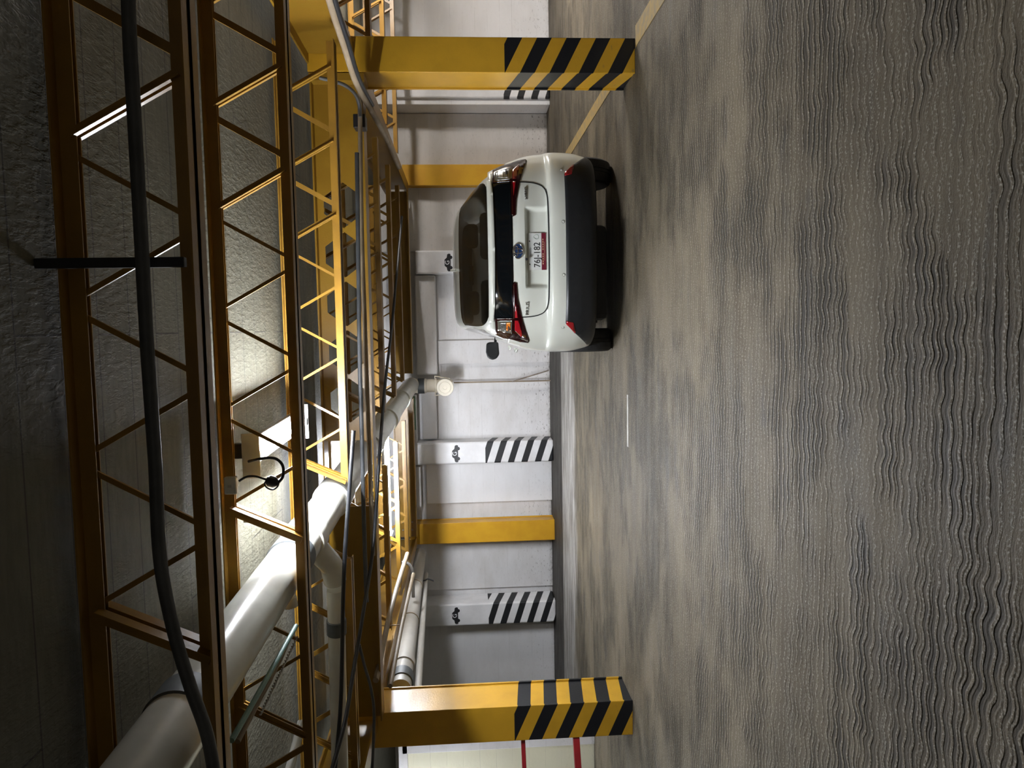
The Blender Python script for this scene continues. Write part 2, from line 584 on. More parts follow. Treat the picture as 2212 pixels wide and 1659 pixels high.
# ledge high on the wall
struct(MB().box((-0.72, 11.70, 1.80), (0.84, WY, 2.12)).build('trim_1', M['wall'], bevel=0.02))
struct(MB().box((-1.74, 11.72, 1.83), (-0.86, WY, 2.06)).build('trim_2', M['wall'], bevel=0.015))
# cream wall at the left edge with its frame
struct(MB().box((-8.9, 8.0, 0), (-4.62, 8.15, 2.14)).build('wall_cream', M['cream']))
fr = MB()
fr.box((-4.70, 7.95, 0), (-4.60, 8.16, 2.16)).box((-8.9, 7.95, 2.10), (-4.60, 8.16, 2.20))
struct(fr.build('trim_3', M['wall'], bevel=0.006))
# worn paint on the floor
tag(MB().box((2.15, 1.0, 0.0), (2.31, 5.84, 0.004)).build('parking_line', M['line_y']), 'worn yellow parking line running to the foot of the right yellow column', 'floor marking')
tag(MB().box((2.13, 6.36, 0.0), (2.26, 11.3, 0.004)).build('parking_line', M['line_y']), 'worn yellow parking line on the floor behind the right yellow column', 'floor marking')
tag(MB().box((-1.03, 6.16, 0.0), (-0.585, 6.21, 0.003)).build('parking_line', M['line_w']), 'short faded white dash on the floor left of the car', 'floor marking')


def car_sign(parent, x, y, z, s=1.0):
    """black car silhouette with a white G stencilled on the post"""
    poly = [(-.175, -.045), (-.18, .0), (-.16, .025), (-.10, .035), (-.065, .078), (.06, .078), (.10, .032), (.165, .022), (.18, -.01), (.172, -.045)]
    mb = MB()
    mb.prism([(a * s, b * s) for a, b in poly], (x, y, z), (1, 0, 0), (0, 0, 1), 0.003)
    for wx in (-.105, .105):
        mb.prism([(wx * s + .036 * s * math.cos(q * PI / 8), -.048 * s + .036 * s * math.sin(q * PI / 8)) for q in range(16)], (x, y - 0.0005, z), (1, 0, 0), (0, 0, 1), 0.003)
    o = mb.build('car_emblem', M['ink'], parent)
    text_mesh('G', 0.125 * s, 'letter', M['white_ink'], (x, y - 0.005, z + .02 * s), (1, 0, 0), (0, 0, 1), o, 0.001)
    return o


def pilaster(x0, x1, yf, slope, top, ztop, phase, label, g=None, y_back=WY, rnd=True):
    m = m_striped('striped_pilaster', (0.76, 0.755, 0.76), (0.010, 0.011, 0.013), slope, 0.25, x0, yf, top, 0.213, phase, 0.47, 0.5)
    o = MB().box((x0, yf, 0), (x1, y_back, ztop)).build('wall_pilaster', m, bevel=0.025)
    struct(o)
    o['label'] = label
    o['category'] = 'pilaster'
    if g:
        car_sign(o, *g)
    return o


pilaster(-2.115, -1.77, 11.5, 0.33, 1.075, 2.30, 0.05, 'white wall pilaster left of the drain pipe, black stripes and a car sign', (-1.95, 11.5, 1.535, .76))
pilaster(-4.70, -4.345, 11.45, 0.33, 1.075, 2.30, 0.25, 'white wall pilaster at far left, black stripes and a car sign', (-4.53, 11.45, 1.592, .76))
pilaster(0.85, 1.21, 11.6, 0.33, 1.06, 2.10, 0.0, 'white wall pilaster behind the car roof with a car sign', (1.02, 11.6, 1.585, .76))
pilaster(3.43, 3.80, 11.36, 0.33, 0.70, 2.30, 0.1, 'white wall pilaster behind the right yellow column, three black stripes')


# ------------------------------------------------------------------ yellow columns
def column(x0, x1, y0, y1, h, m, label, lips=()):
    t = thing('steel_column', label, 'column', ((x0 + x1) / 2, (y0 + y1) / 2, 0))
    MB().box((x0 + .012, y0 + .012, 0), (x1 - .012, y1 - .012, h)).build('web_casing', m, t)
    MB().box((x0, y0, 0), (x1, y0 + .022, h)).build('flange', m, t, bevel=0.004)
    MB().box((x0, y1 - .022, 0), (x1, y1, h)).build('flange', m, t, bevel=0.004)
    return t


YB = (0.62, 0.34, 0.022)
BK = (0.008, 0.009, 0.012)
mR = m_striped('right_column_paint', YB, BK, 0.52, -0.20, 1.964, 5.87, 1.02, 0.229, 0.563)
mL = m_striped('left_column_paint', YB, BK, 0.46, 0.10, -3.51, 6.05, 1.02, 0.229, 0.563)
column(1.964, 2.229, 5.87, 6.30, 2.52, mR, 'yellow steel column right of the car, black stripes at its foot')
column(-3.510, -3.205, 6.05, 6.50, 2.52, mL, 'yellow steel column at far left holding the red rails, black stripes at its foot')
column(2.20, 2.515, 11.63, 11.83, 2.26, M['yellow'], 'plain yellow steel column on the back wall right of the car roof')
column(-3.37, -3.045, 11.48, 11.78, 2.28, M['yellow'], 'plain yellow steel column on the back wall between two striped pilasters')


# ------------------------------------------------------------------ open-web joists
def joist(Y, label, x0=-3.15, x1=1.93, gap=(-1.60, -1.05), zb=2.20, zt=2.60, cut=True):
    t = thing('steel_joist', label, 'joist', ((x0 + x1) / 2, Y, zb), 'open-web ceiling joists')

    def angle(mb, xa, xb, z, s):
        # two angle irons back to back with a slot for the web
        for q in (-1, 1):
            ya, yb = sorted((Y + q * 0.010, Y + q * 0.015))
            mb.box((xa, ya, min(z, z + s * .055)), (xb, yb, max(z, z + s * .055)))
            ya, yb = sorted((Y + q * 0.010, Y + q * 0.062))
            mb.box((xa, ya, min(z, z + s * .006)), (xb, yb, max(z, z + s * .006)))
    segs = [(x0, gap[0]), (gap[1], x1)] if gap and cut else [(x0, x1)]
    for a, b in segs:
        mb = MB()
        angle(mb, a, b, zb, 1)
        mb.build('bottom_chord', M['joist'], t)
    mb = MB()
    angle(mb, x0, x1, zt, -1)
    mb.build('top_chord', M['joist'], t)
    # web members
    k = 0
    p = 0.49
    xb = 0.335 - p * 9
    nodes = []
    while xb < x1 + .3:
        nodes.append(xb)
        xb += p
    for n, xn in enumerate(nodes):
        for sx in (-1, 1):
            a = Vector((xn + sx * .03, Y, zb + .035))
            b = Vector((xn + sx * (p / 2 - .03), Y, zt - .035))
            if min(a.x, b.x) < x0 + .02 or max(a.x, b.x) > x1 - .02:
                continue
            if gap and gap[0] + .02 < xn < gap[1] + .02:
                continue
            mb = MB()
            if (sx == -1 and xn > 0.50) or (sx == 1 and xn < -1.9):
                d = (b - a).normalized()
                u = Vector((0, 1, 0)).cross(d)
                for q in (-1, 1):
                    mb.beam(a + Vector((0, q * .013, 0)), b + Vector((0, q * .013, 0)), .007, .026, u)
                    mb.beam(a + Vector((0, q * .020, 0)) - u * .012, b + Vector((0, q * .020, 0)) - u * .012, .020, .005, u)
            else:
                d = (b - a).normalized()
                wd = .030 if (xn > 0.50 or xn < -1.9) else .017
                mb.beam(a, b, .010, wd, Vector((0, 1, 0)).cross(d))
            mb.build('diagonal', M['joist'], t)
    if gap:
        for (xa, xt) in ((gap[1] + .0, gap[1] + .16),):
            mb = MB()
            a, b = Vector((xa, Y, zb + .02)), Vector((xt, Y, zt - .03))
            d = (b - a).normalized()
            u = Vector((0, 1, 0)).cross(d)
            for q in (-1, 1):
                mb.beam(a + Vector((0, q * .016, 0)), b + Vector((0, q * .016, 0)), .010, .045, u)
                mb.beam(a + Vector((0, q * .036, 0)) + u * .02, b + Vector((0, q * .036, 0)) + u * .02, .035, .005, u)
            mb.build('end_diagonal', M['joist'], t)
    return t


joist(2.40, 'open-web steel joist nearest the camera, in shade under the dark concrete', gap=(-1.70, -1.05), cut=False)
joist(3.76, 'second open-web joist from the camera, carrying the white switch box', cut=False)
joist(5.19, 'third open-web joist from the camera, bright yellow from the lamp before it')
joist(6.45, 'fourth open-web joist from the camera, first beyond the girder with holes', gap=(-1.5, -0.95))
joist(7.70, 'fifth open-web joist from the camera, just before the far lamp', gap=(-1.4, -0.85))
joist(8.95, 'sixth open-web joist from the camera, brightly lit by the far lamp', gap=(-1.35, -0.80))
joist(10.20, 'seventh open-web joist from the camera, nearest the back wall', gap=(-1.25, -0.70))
# joists of the next bay on the right, seen past the right column
joist(7.40, 'open-web joist of the next bay, first seen right of the right column', x0=2.36, x1=7.2, gap=None)
joist(8.80, 'open-web joist of the next bay, second seen right of the right column', x0=2.36, x1=7.2, gap=None)
joist(10.20, 'open-web joist of the next bay, last before the wall right of the right column', x0=2.36, x1=7.2, gap=None)


# ------------------------------------------------------------------ girders
def girder_x():
    t = thing('castellated_girder', 'yellow girder with six-sided holes between the two striped columns', 'girder', (-0.6, 5.98, 2.12))
    x0, x1, Y, zb, zt = -3.19, 1.95, 5.98, 2.125, 2.50
    MB().box((x0, Y - .09, zb - .012), (x1, Y + .09, zb)).build('bottom_flange', M['girder'], t)
    MB().box((x0, Y - .09, zt), (x1, Y + .09, zt + .012)).build('top_flange', M['girder'], t)
    # web as strips round the hexagonal holes
    zm, hh, p = (zb + zt) / 2 - .012, .150, .385
    mb = MB()
    cs = [0.98 - p * i for i in range(5)]
    xr = cs[0] + p / 2

    def quad(pts):
        mb.prism(pts, (0, Y + .005, 0), (1, 0, 0), (0, 0, 1), .010)
    quad([(xr, zb), (x1, zb), (x1, zt), (xr, zt)])
    for c in cs:
        l, r = c - p / 2, c + p / 2
        hexa = [(c - .178, zm), (c - .066, zm + hh), (c + .066, zm + hh), (c + .178, zm), (c + .066, zm - hh), (c - .066, zm - hh)]
        quad([(l, zt), (l, zm), hexa[0], hexa[1], hexa[2], hexa[3], (r, zm), (r, zt)])
        quad([(l, zb), (r, zb), (r, zm), hexa[3], hexa[4], hexa[5], hexa[0], (l, zm)])
    xl = cs[-1] - p / 2
    quad([(xl - .13, zb), (xl, zb), (xl, zt), (xl - .13, zt)])
    quad([(x0, zb), (-1.42, zb), (-1.42, zt), (x0, zt)])
    mb.build('web', M['girder'], t)
    mb = MB().box((1.90, Y - .11, zb - .03), (1.955, Y + .11, zt + .012))
    mb.build('end_plate', M['girder'], t)
    return t


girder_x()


def girder_y(X, label, y0, y1, zb=2.17, zt=2.52, w=.16):
    t = thing('steel_girder', label, 'girder', (X, (y0 + y1) / 2, zb))
    MB().box((X - w / 2, y0, zb), (X + w / 2, y1, zb + .014)).build('bottom_flange', M['girder'], t)
    MB().box((X - w / 2, y0, zt - .014), (X + w / 2, y1, zt)).build('top_flange', M['girder'], t)
    MB().box((X - .007, y0, zb + .014), (X + .007, y1, zt - .014)).build('web', M['girder'], t)
    return t


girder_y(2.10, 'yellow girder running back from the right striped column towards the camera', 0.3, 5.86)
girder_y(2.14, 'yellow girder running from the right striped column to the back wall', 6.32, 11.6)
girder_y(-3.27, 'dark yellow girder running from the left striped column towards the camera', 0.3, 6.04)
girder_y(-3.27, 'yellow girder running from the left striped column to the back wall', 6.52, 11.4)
t = thing('steel_girder', 'yellow edge girder along the top of the back wall with bolted ends', 'girder', (-0.6, 11.2, 2.15))
for ga, gb in ((-3.16, -1.04), (-.66, 2.03)):
    MB().box((ga, 11.1, 2.15), (gb, 11.3, 2.164)).build('bottom_flange', M['girder'], t)
    MB().box((ga, 11.193, 2.164), (gb, 11.207, 2.44)).build('web', M['girder'], t)
MB().box((-3.16, 11.1, 2.44), (2.03, 11.3, 2.454)).build('top_flange', M['girder'], t)
for bx in (-3.05, -2.93):
    for bz in (2.22, 2.36):
        MB().lathe([(0.0, 0), (.014, 0), (.014, .012), (0, .014)], (bx, 11.193, bz), (0, -1, 0), 10).build('bolt', M['rust'], t)


# ------------------------------------------------------------------ lamps
def lamp(p0, p1, label, m='tube', up=0.042):
    p0, p1 = Vector(p0), Vector(p1)
    d = (p1 - p0).normalized()
    t = thing('fluorescent_lamp', label, 'lamp', (p0 + p1) / 2)
    e0, e1 = p0 - d * .03, p1 + d * .03
    off = Vector((0, 0, up))
    MB().beam(e0 + off, e1 + off, .15, .030).build('housing', M['housing'], t, bevel=.006)
    MB().tube([p0, p1], .019, 16).build('tube', M[m], t)
    for q, s in ((p0, -1), (p1, 1)):
        MB().box(q + d * s * .017 - Vector((.024, .012, .028)), q + d * s * .017 + Vector((.024, .012, .035))).build('lampholder', M['housing'], t, bevel=.004)
    w = d.cross(Vector((0, 0, 1)))
    for q in (p0 - d * .04, p1 + d * .04):
        MB().beam(q - w * .115 + Vector((0, 0, .012)), q + w * .115 + Vector((0, 0, .012)), .006, .088).build('end_plate', M['housing'], t)
    for f in (.15, .85):
        q = p0.lerp(p1, f)
        MB().tube([q + Vector((0, 0, up + .02)), Vector((q.x, q.y, ZC - 0.001))], .005, 8).build('hanger', M['steel'], t)
    return t


lamp((-0.63, 3.86, 2.465), (-0.605, 4.98, 2.465), 'lit fluorescent tube between the second and third joists, nearest the camera')
lamp((-2.30, 8.46, 2.275), (-1.20, 8.46, 2.275), 'lit fluorescent tube in front of the back wall, beyond the girder', 'tube_far')


lamp((5.30, 7.52, 2.41), (5.28, 8.68, 2.41), 'lit fluorescent tube in the next bay, right of the right column', 'tube_bay')


lamp((-6.6, 7.05, 2.06), (-5.4, 7.05, 2.06), 'lit fluorescent tube in the left bay, before the cream wall', 'tube_left')


def fill_pan_lamp(x, y, label):
    # added fill lamp, unseen behind the camera: tube in a deep reflector, open below
    t = thing('reflector_lamp', label, 'lamp', (x, y, 2.3))
    mb = MB()
    mb.box((x - .64, y - .14, 2.42), (x + .64, y + .14, 2.43))
    for q in (-.14, .13):
        mb.box((x - .64, y + q, 2.27), (x + .64, y + q + .01, 2.42))
    for q in (-.64, .63):
        mb.box((x + q, y - .13, 2.27), (x + q + .01, y + .13, 2.42))
    mb.build('reflector', M['housing'], t)
    MB().tube([(x - .60, y, 2.385), (x + .60, y, 2.385)], .019, 16).build('tube', M['filltube'], t)
    for q in (-.5, .5):
        MB().tube([(x + q, y, 2.43), (x + q, y, ZC - .001)], .005, 8).build('hanger', M['steel'], t)


fill_pan_lamp(1.9, -1.2, 'added fill tube in a deep metal reflector, unseen behind the viewer on the right')
fill_pan_lamp(-1.9, -1.2, 'added fill tube in a deep metal reflector, unseen behind the viewer on the left')


# ------------------------------------------------------------------ pipes and conduits
def pipe_obj(name, pts, r, m, label, cat, seg=14, smooth=True, group=None):
    o = MB().tube(smooth_path(pts) if smooth and len(pts) > 2 else pts, r, seg).build(name, m)
    return tag(o, label, cat, group)


A0, A1 = Vector((-1.419, 1.5, 2.435)), Vector((-0.84, 11.28, 2.19))
dA = (A1 - A0).normalized()
RP = 0.117
t = thing('drain_pipe', 'large white drain pipe running under the ceiling to the back wall and down it', 'pipe', (-1.2, 6, 2.35))
MB().tube([A0.lerp(A1 - dA * .06, i / 40) for i in range(41)], RP, 40).build('main_pipe', M['pvc'], t)


def on_pipe(y):
    return A0 + dA * ((y - A0.y) / dA.y)


def collar(y, l, r, m, name='coupling'):
    c = on_pipe(y)
    MB().lathe([(RP, -l / 2), (r, -l / 2 + .006), (r, l / 2 - .006), (RP, l / 2)], c, dA, 40).build(name, m, t)


collar(1.95, .16, RP + .010, M['rubber'])
collar(2.62, .14, RP + .008, M['rubber'])
collar(4.12, .13, RP + .009, M['rubber'])
collar(4.45, .16, RP + .014, M['pvc'], 'pipe_socket')
collar(5.35, .26, RP + .016, M['pvc'], 'pipe_socket')
collar(7.05, .25, RP + .016, M['pvc'], 'pipe_socket')
collar(8.45, .25, RP + .016, M['pvc'], 'pipe_socket')
collar(9.9, .25, RP + .016, M['pvc'], 'pipe_socket')
# elbow and clean-out on the wall
EX, EY = -0.868, 11.40
el = smooth_path([A1 - dA * .08, A1 + dA * .02 + Vector((0, 0, -.01)), Vector((EX, EY, 2.13)), Vector((EX, EY, 2.04))], 6)
MB().tube(el, RP * .92, 28).build('elbow', M['clay'], t)
MB().lathe([(.10, 0), (.118, 0), (.118, .10), (.10, .10)], (EX, EY, 1.99), (0, 0, 1), 32).build('coupling', M['rubber'], t)
MB().lathe([(.098, 0), (.112, .0), (.112, .03), (.100, .035), (.100, .16), (.112, .165), (.112, .19), (.098, .19)], (EX, EY, 1.80), (0, 0, 1), 32).build('pipe_socket', M['clay'], t)
MB().tube([(EX, EY, 1.82), (EX, EY, 1.56)], .092, 28).build('riser', M['clay'], t)
MB().lathe([(.0, .0), (.03, .0), (.032, -.012), (.085, -.012), (.09, -.004), (.128, -.004), (.132, .02), (.118, .03), (.118, .10)], (EX - .02, EY - .16, 1.675), (0, 1, 0), 40).build('cleanout_plug', M['clay'], t)
MB().lathe([(.118, 0), (.10, .09), (.085, .12)], (EX - .02, EY - .07, 1.675), (0, 1, 0), 32).build('cleanout_neck', M['clay'], t)
mb = MB()
mb.beam((EX - .15, EY - .05, 1.83), (EX + .15, EY - .05, 1.83), .012, .012)
mb.beam((EX - .15, EY - .05, 1.83), (EX - .11, EY - .12, 1.60), .010, .010)
mb.beam((EX + .15, EY - .05, 1.83), (EX + .11, EY - .12, 1.60), .010, .010)
mb.build('clamp', M['clay'], t)
# wye towards the left branch
W0 = on_pipe(4.50)
MB().tube(smooth_path([W0 + Vector((-.03, -.02, -.03)), W0 + Vector((-.14, .05, -.08)), W0 + Vector((-.24, .16, -.11)), W0 + Vector((-.36, .22, -.12))], 6), .072, 20).build('branch_elbow', M['pvc'], t)
B0 = W0 + Vector((-.42, .23, -.12))
t2 = thing('branch_pipe', 'white branch pipe with a grey rubber coupling running left from the drain pipe', 'pipe', (-2.4, 4.8, 2.25))
B1 = Vector((-3.12, 4.98, 2.30))
MB().tube([B0, B1], .056, 22).build('pipe_run', M['pvc'], t2)
dB = (B1 - B0).normalized()
MB().lathe([(.056, 0), (.064, .004), (.064, .10), (.056, .104)], B0 + dB * .22, dB, 24).build('coupling', M['rubber'], t2)
# thin old pipe and leaning stick at the wall foot below the clean-out
pipe_obj('wall_conduit', [(EX + .01, 11.80, 1.55), (EX + .01, 11.80, 0.0)], .011, M['beige'], 'thin rusty conduit running down the wall from the clean-out to the floor', 'conduit', 8)
tag(MB().beam((EX + .01, 11.79 - .03, .62), (EX + .18, 11.72, 0.03), .03, .012).build('flat_bar', M['rust']), 'flat rusty bar leaning against the wall foot below the clean-out', 'bar')

# near flexible conduit and strut under the first joist
nc = [(262, -520), (270, -250), (275, -60), (281, 100), (287, 200), (303, 480), (318, 750), (335, 1000), (345, 1200), (372, 1350), (410, 1480), (448, 1590), (470, 1720)]
pipe_obj('flexible_conduit', [at(x, y, 2.22) for x, y in nc], .0195, M['darkconduit'], 'thick grey flexible conduit in front of the nearest joist, bending down at left', 'conduit')
tag(MB().box((.196, 2.275, 2.205), (.226, 2.30, ZC - .001)).build('hanger_strut', M['black'], bevel=.003), 'black flat hanger strut crossing the nearest joist', 'strut')

# white switch box and cords near the lamp
t = thing('switch_box', 'small white switch box on the second joist left of the near lamp', 'electrical box', at(500, 1048, 3.70))
c = at(500, 1048, 3.68)
MB().box(c - Vector((.043, .022, .030)), c + Vector((.043, .012, .030))).build('cover', M['pvc'], t, bevel=.006)
MB().box(c - Vector((.006, .030, .010)), c + Vector((.006, -.018, .010))).build('toggle', M['pvc_dim'], t)


def c6(x, y, Y=3.66):
    return at(440 + x / 3.53, 780 + y / 3.53, Y)


t = thing('power_lead', 'black power lead looping from the switch box to the near lamp', 'cable', c6(520, 900))
MB().tube(smooth_path([c6(270, 915), c6(330, 882), c6(400, 880), c6(480, 905)]), .006, 8).build('lead', M['black'], t)
MB().tube(smooth_path([c6(565, 930), c6(603, 880), c6(603, 800), c6(560, 750), c6(500, 738), c6(420, 748), c6(345, 765, 3.8)]), .0075, 8).build('lead', M['black'], t)
MB().tube(smooth_path([c6(480, 905), c6(465, 940), c6(490, 970), c6(530, 980), c6(565, 955), c6(575, 920)]), .004, 8).build('lead', M['black'], t)
MB().tube([c6(478, 905), c6(500, 912), c6(540, 925), c6(570, 932)], [.016, .029, .027, .012], 14).build('plug', M['black'], t)
c = c6(305, 725, 3.79)
tag(MB().box(c + Vector((-.02, .035, .015)), c + Vector((.06, .06, .06))).build('ballast_box', M['black'], bevel=.006), 'dark ballast box on the second joist beside the near end of the lamp', 'electrical box')

# conduits in front of the girder
pipe_obj('conduit', [at(771, 330, 5.60), at(774, 560, 5.60), at(777, 780, 5.60), at(781, 920, 5.60), at(786, 1120, 5.60), at(792, 1300, 5.60)], .016, M['darkconduit'], 'dark conduit running along the front of the girder with holes', 'conduit')
pipe_obj('conduit', [at(777, 190, 5.72), at(781, 480, 5.72), at(788, 700, 5.72), at(795, 900, 5.72), at(806, 1200, 5.72)], .017, M['beige'], 'dusty conduit along the lower edge of the girder, below the dark conduit', 'conduit')
pipe_obj('conduit', [at(690, 168, 5.5), at(722, 176, 5.5), at(748, 186, 5.5), at(768, 205, 5.55), at(777, 232, 5.6), at(778, 252, 5.6)], .013, M['conduit'], 'short grey conduit curving down into the black box by the right column', 'conduit')
c = at(778, 265, 5.82)
tag(MB().box(c - Vector((.05, .06, .045)), c + Vector((.05, .069, .045))).build('junction_box', M['black'], bevel=.006), 'black junction box below the girder near the right column', 'electrical box')
# the overhead strap and cable running back at right
rp = [(705, -30, 4.0), (722, 30, 4.3), (745, 100, 4.7), (770, 178, 5.25), (800, 235, 6.0), (830, 290, 7.1), (862, 362, 8.9)]
pipe_obj('conduit', [at(*q) for q in rp], .024, M['beige'], 'beige conduit slanting back past the top of the right column', 'conduit')
pipe_obj('power_cable', [at(q[0] + 9 - i, q[1] - 8, q[2] - .08) for i, q in enumerate(rp[:5])], .014, M['black'], 'black cable clipped to the beige conduit by the right column', 'cable')

# draped black cables
pipe_obj('power_cable', [at(868, 468, 8.5), at(858, 580, 7.8), at(846, 710, 7.3), at(832, 830, 6.6), at(820, 980, 5.6), at(806, 1180, 5.45), at(785, 1320, 5.0), at(765, 1440, 4.7), at(745, 1560, 4.4), at(712, 1680, 4.15)], .013, M['black'], 'long black cable draped from the far right down to the lower left corner', 'cable')
pipe_obj('power_cable', [at(764, 930, 4.62), at(756, 1040, 4.6), at(746, 1180, 4.55), at(741, 1300, 4.55), at(739, 1420, 4.55), at(735, 1540, 4.5), at(722, 1680, 4.45)], .013, M['black'], 'black cable hanging beside the branch pipe at left', 'cable')
pipe_obj('power_cable', [at(776, 1392, 4.9), at(788, 1440, 4.9), at(802, 1490, 4.9), at(808, 1550, 4.9), at(803, 1690, 4.85)], .010, M['darkconduit'], 'thin grey-green cable branching off the draped black cable at left', 'cable')
pipe_obj('conduit', [at(880, 1196, 8.3), at(846, 1310, 6.9), at(812, 1470, 5.8)], .024, M['beige'], 'upper beige conduit slanting along the left girder', 'conduit')
q = at(868, 1350, 7.0)
mb = MB().tube(smooth_path([at(893, 1240, 8.2), q, at(843, 1482, 5.9)]), .020, 14)
mb.tube([q, (q.x, q.y, ZC - .001)], .005, 6)
tag(mb.build('conduit', M['beige']), 'lower beige conduit slanting along the left girder beside the white pipe', 'conduit')
pipe_obj('conduit', [at(868, 1214, 8.9), at(882, 1218, 8.9), at(890, 1232, 8.9), at(892, 1262, 8.9), at(893, 1290, 8.9)], .020, M['steel'], 'short bright conduit elbow below the far joists at left', 'conduit')

# big white pipe along the left wall
t = thing('waste_pipe', 'thick white pipe sloping along the upper left with a grey end coupling', 'pipe', at(880, 1330, 7.8))
L0, L1 = at(906, 1197, 11.5), at(865, 1490, 6.75)
dL = (L1 - L0).normalized()
MB().tube([L0, L1], .100, 28).build('pipe_run', M['pvc_dim'], t)
MB().lathe([(.100, 0), (.112, .005), (.112, .17), (.100, .175)], L1 - dL * .30, dL, 28).build('coupling', M['rubber'], t)
MB().lathe([(.100, 0), (.114, .005), (.114, .12), (.100, .125)], L1 - dL * .62, dL, 28).build('pipe_socket', M['pvc_dim'], t)
for f in (.35, .62):
    q = L0.lerp(L1, f)
    MB().lathe([(.100, 0), (.107, 0), (.107, .02), (.100, .02)], q, dL, 24).build('strap', M['beige'], t)
    MB().tube([q + Vector((.09, 0, .03)), (q.x + .11, q.y, ZC - .001)], .006, 6).build('hanger', M['steel'], t)
pipe_obj('waste_pipe', [at(920, 1240, 10.9), at(903, 1490, 6.75)], .035, M['pvc_dim'], 'thin white pipe running under the thick white pipe at upper left', 'pipe')
q = at(917, 1254, 10.3)
pipe_obj('hanging_wire', [q + Vector((0, 0, .10)), q, q + Vector((.02, 0, -.05)), q + Vector((-.01, 0, -.13))], .010, M['black'], 'short black wire end hanging below the thick white pipe', 'wire')

# teal conduit, cord and white conduit at the lower left
pipe_obj('conduit', [at(500, 1600, 2.72), at(575, 1468, 3.08), at(640, 1352, 3.5)], .0115, M['teal'], 'thin pale teal conduit between the two nearest joists at left', 'conduit', 10)
pipe_obj('conduit', [at(513, 1602, 3.0), at(592, 1450, 3.42), at(625, 1378, 3.64)], .012, M['beige'], 'thin brown conduit beside the pale teal conduit at left', 'conduit', 10)
pts = []
for i in range(110):
    f = i / 109
    p = at(562 + 80 * f, 1545 - 170 * f, 3.15 + .5 * f)
    pts.append(p + Vector((.0035 * math.cos(i * 1.6), 0, .0035 * math.sin(i * 1.6))))
pipe_obj('twisted_cord', pts, .004, M['rope'], 'white twisted cord hanging beside the teal conduit at left', 'cord', 6, False)
pipe_obj('conduit', [at(652, 1560, 4.55), at(616, 1700, 4.2)], .028, M['pvc'], 'white pipe behind the second joist at the left edge', 'pipe')
c = at(628, 1298, 4.0)
t = thing('pipe_cap', 'short white capped pipe stub left of the large drain pipe', 'pipe', c)
MB().lathe([(.0, 0), (.036, 0), (.038, .004), (.038, .055), (.033, .06), (.033, .09), (0, .09)], c + Vector((-.035, 0, 0)), (1, 0, .1), 24).build('cap', M['pvc'], t)
MB().tube([c, (c.x, c.y, ZC - .001)], .005, 6).build('hanger', M['steel'], t)
pipe_obj('hanger_rod', [at(527, 1125, 3.95), at(600, 1128, 3.95)], .010, M['steel'], 'short pale steel rod above the drain pipe at the second joist', 'rod')

# green and white strip on top of the wall ledge
mb = MB()
t = thing('ledge_strip', 'white painted strip with a green band on the wall left of the clean-out', 'strip', (-1.35, 11.6, 2.12))
MB().box((-1.76, 11.45, 2.13), (-1.02, 11.62, 2.20)).build('strip', M['wall'], t)
MB().box((-1.55, 11.44, 2.142), (-1.03, 11.452, 2.172)).build('green_band', M['green'], t)
tag(MB().box((-2.80, 11.60, 2.10), (-2.16, 11.76, 2.24)).build('ledge_block', M['wall']), 'white painted block above the wall panel left of the first pilaster', 'block')

# red rails on the left column
t = thing('guard_rail', 'red steel guard rail of two bars fixed to the left striped column', 'rail', (-3.5, 6.1, 0))
MB().beam((-3.515, 6.12, .945), (-4.35, 5.75, .945), .045, .035).build('rail_bar', M['red'], t, bevel=.004)
MB().beam((-3.515, 6.10, .488), (-4.35, 5.62, .50), .055, .055).build('rail_bar', M['red'], t, bevel=.004)
for z in (.945, .488):
    MB().box((-3.515, 6.075, z - .05), (-3.499, 6.16, z + .05)).build('bracket', M['red'], t)
for k, (z, w) in enumerate(((1.04, 'upper'), (.735, 'lower'))):
    o = MB().lathe([(.0, 0), (.022, .0), (.022, .012), (.012, .016), (.012, .04), (0, .042)], (-3.498, 6.2, z), (-1, 0, 0), 12).build('bolt_hook', M['rust'])
    tag(o, f'{w} rusty bolt stub on the outer side of the left striped column', 'bolt')


# ------------------------------------------------------------------ the car
CX, CY = 0.632, 6.0
car = thing('car', 'white hatchback parked with its tail to the camera beside the right yellow column', 'car', (CX, CY + 2.2, 0))


def interp(tab, v):
    if v <= tab[0][0]:
        return tab[0][1]
    for i in range(len(tab) - 1):
        a, b = tab[i], tab[i + 1]
        if v <= b[0]:
            # monotone-ish cubic through neighbours
            h = b[0] - a[0]
            m0 = (b[1] - tab[i - 1][1]) / (b[0] - tab[i - 1][0]) if i > 0 else (b[1] - a[1]) / h
            m1 = (tab[i + 2][1] - a[1]) / (tab[i + 2][0] - a[0]) if i + 2 < len(tab) else (b[1] - a[1]) / h
            s = (b[1] - a[1]) / h
            for_lim = 3 * abs(s)
            m0 = max(-for_lim, min(for_lim, m0)) if m0 * s > 0 else 0
            m1 = max(-for_lim, min(for_lim, m1)) if m1 * s > 0 else 0
            t = (v - a[0]) / h
            return (2 * t ** 3 - 3 * t * t + 1) * a[1] + (t ** 3 - 2 * t * t + t) * h * m0 + (-2 * t ** 3 + 3 * t * t) * b[1] + (t ** 3 - t * t) * h * m1
    return tab[-1][1]


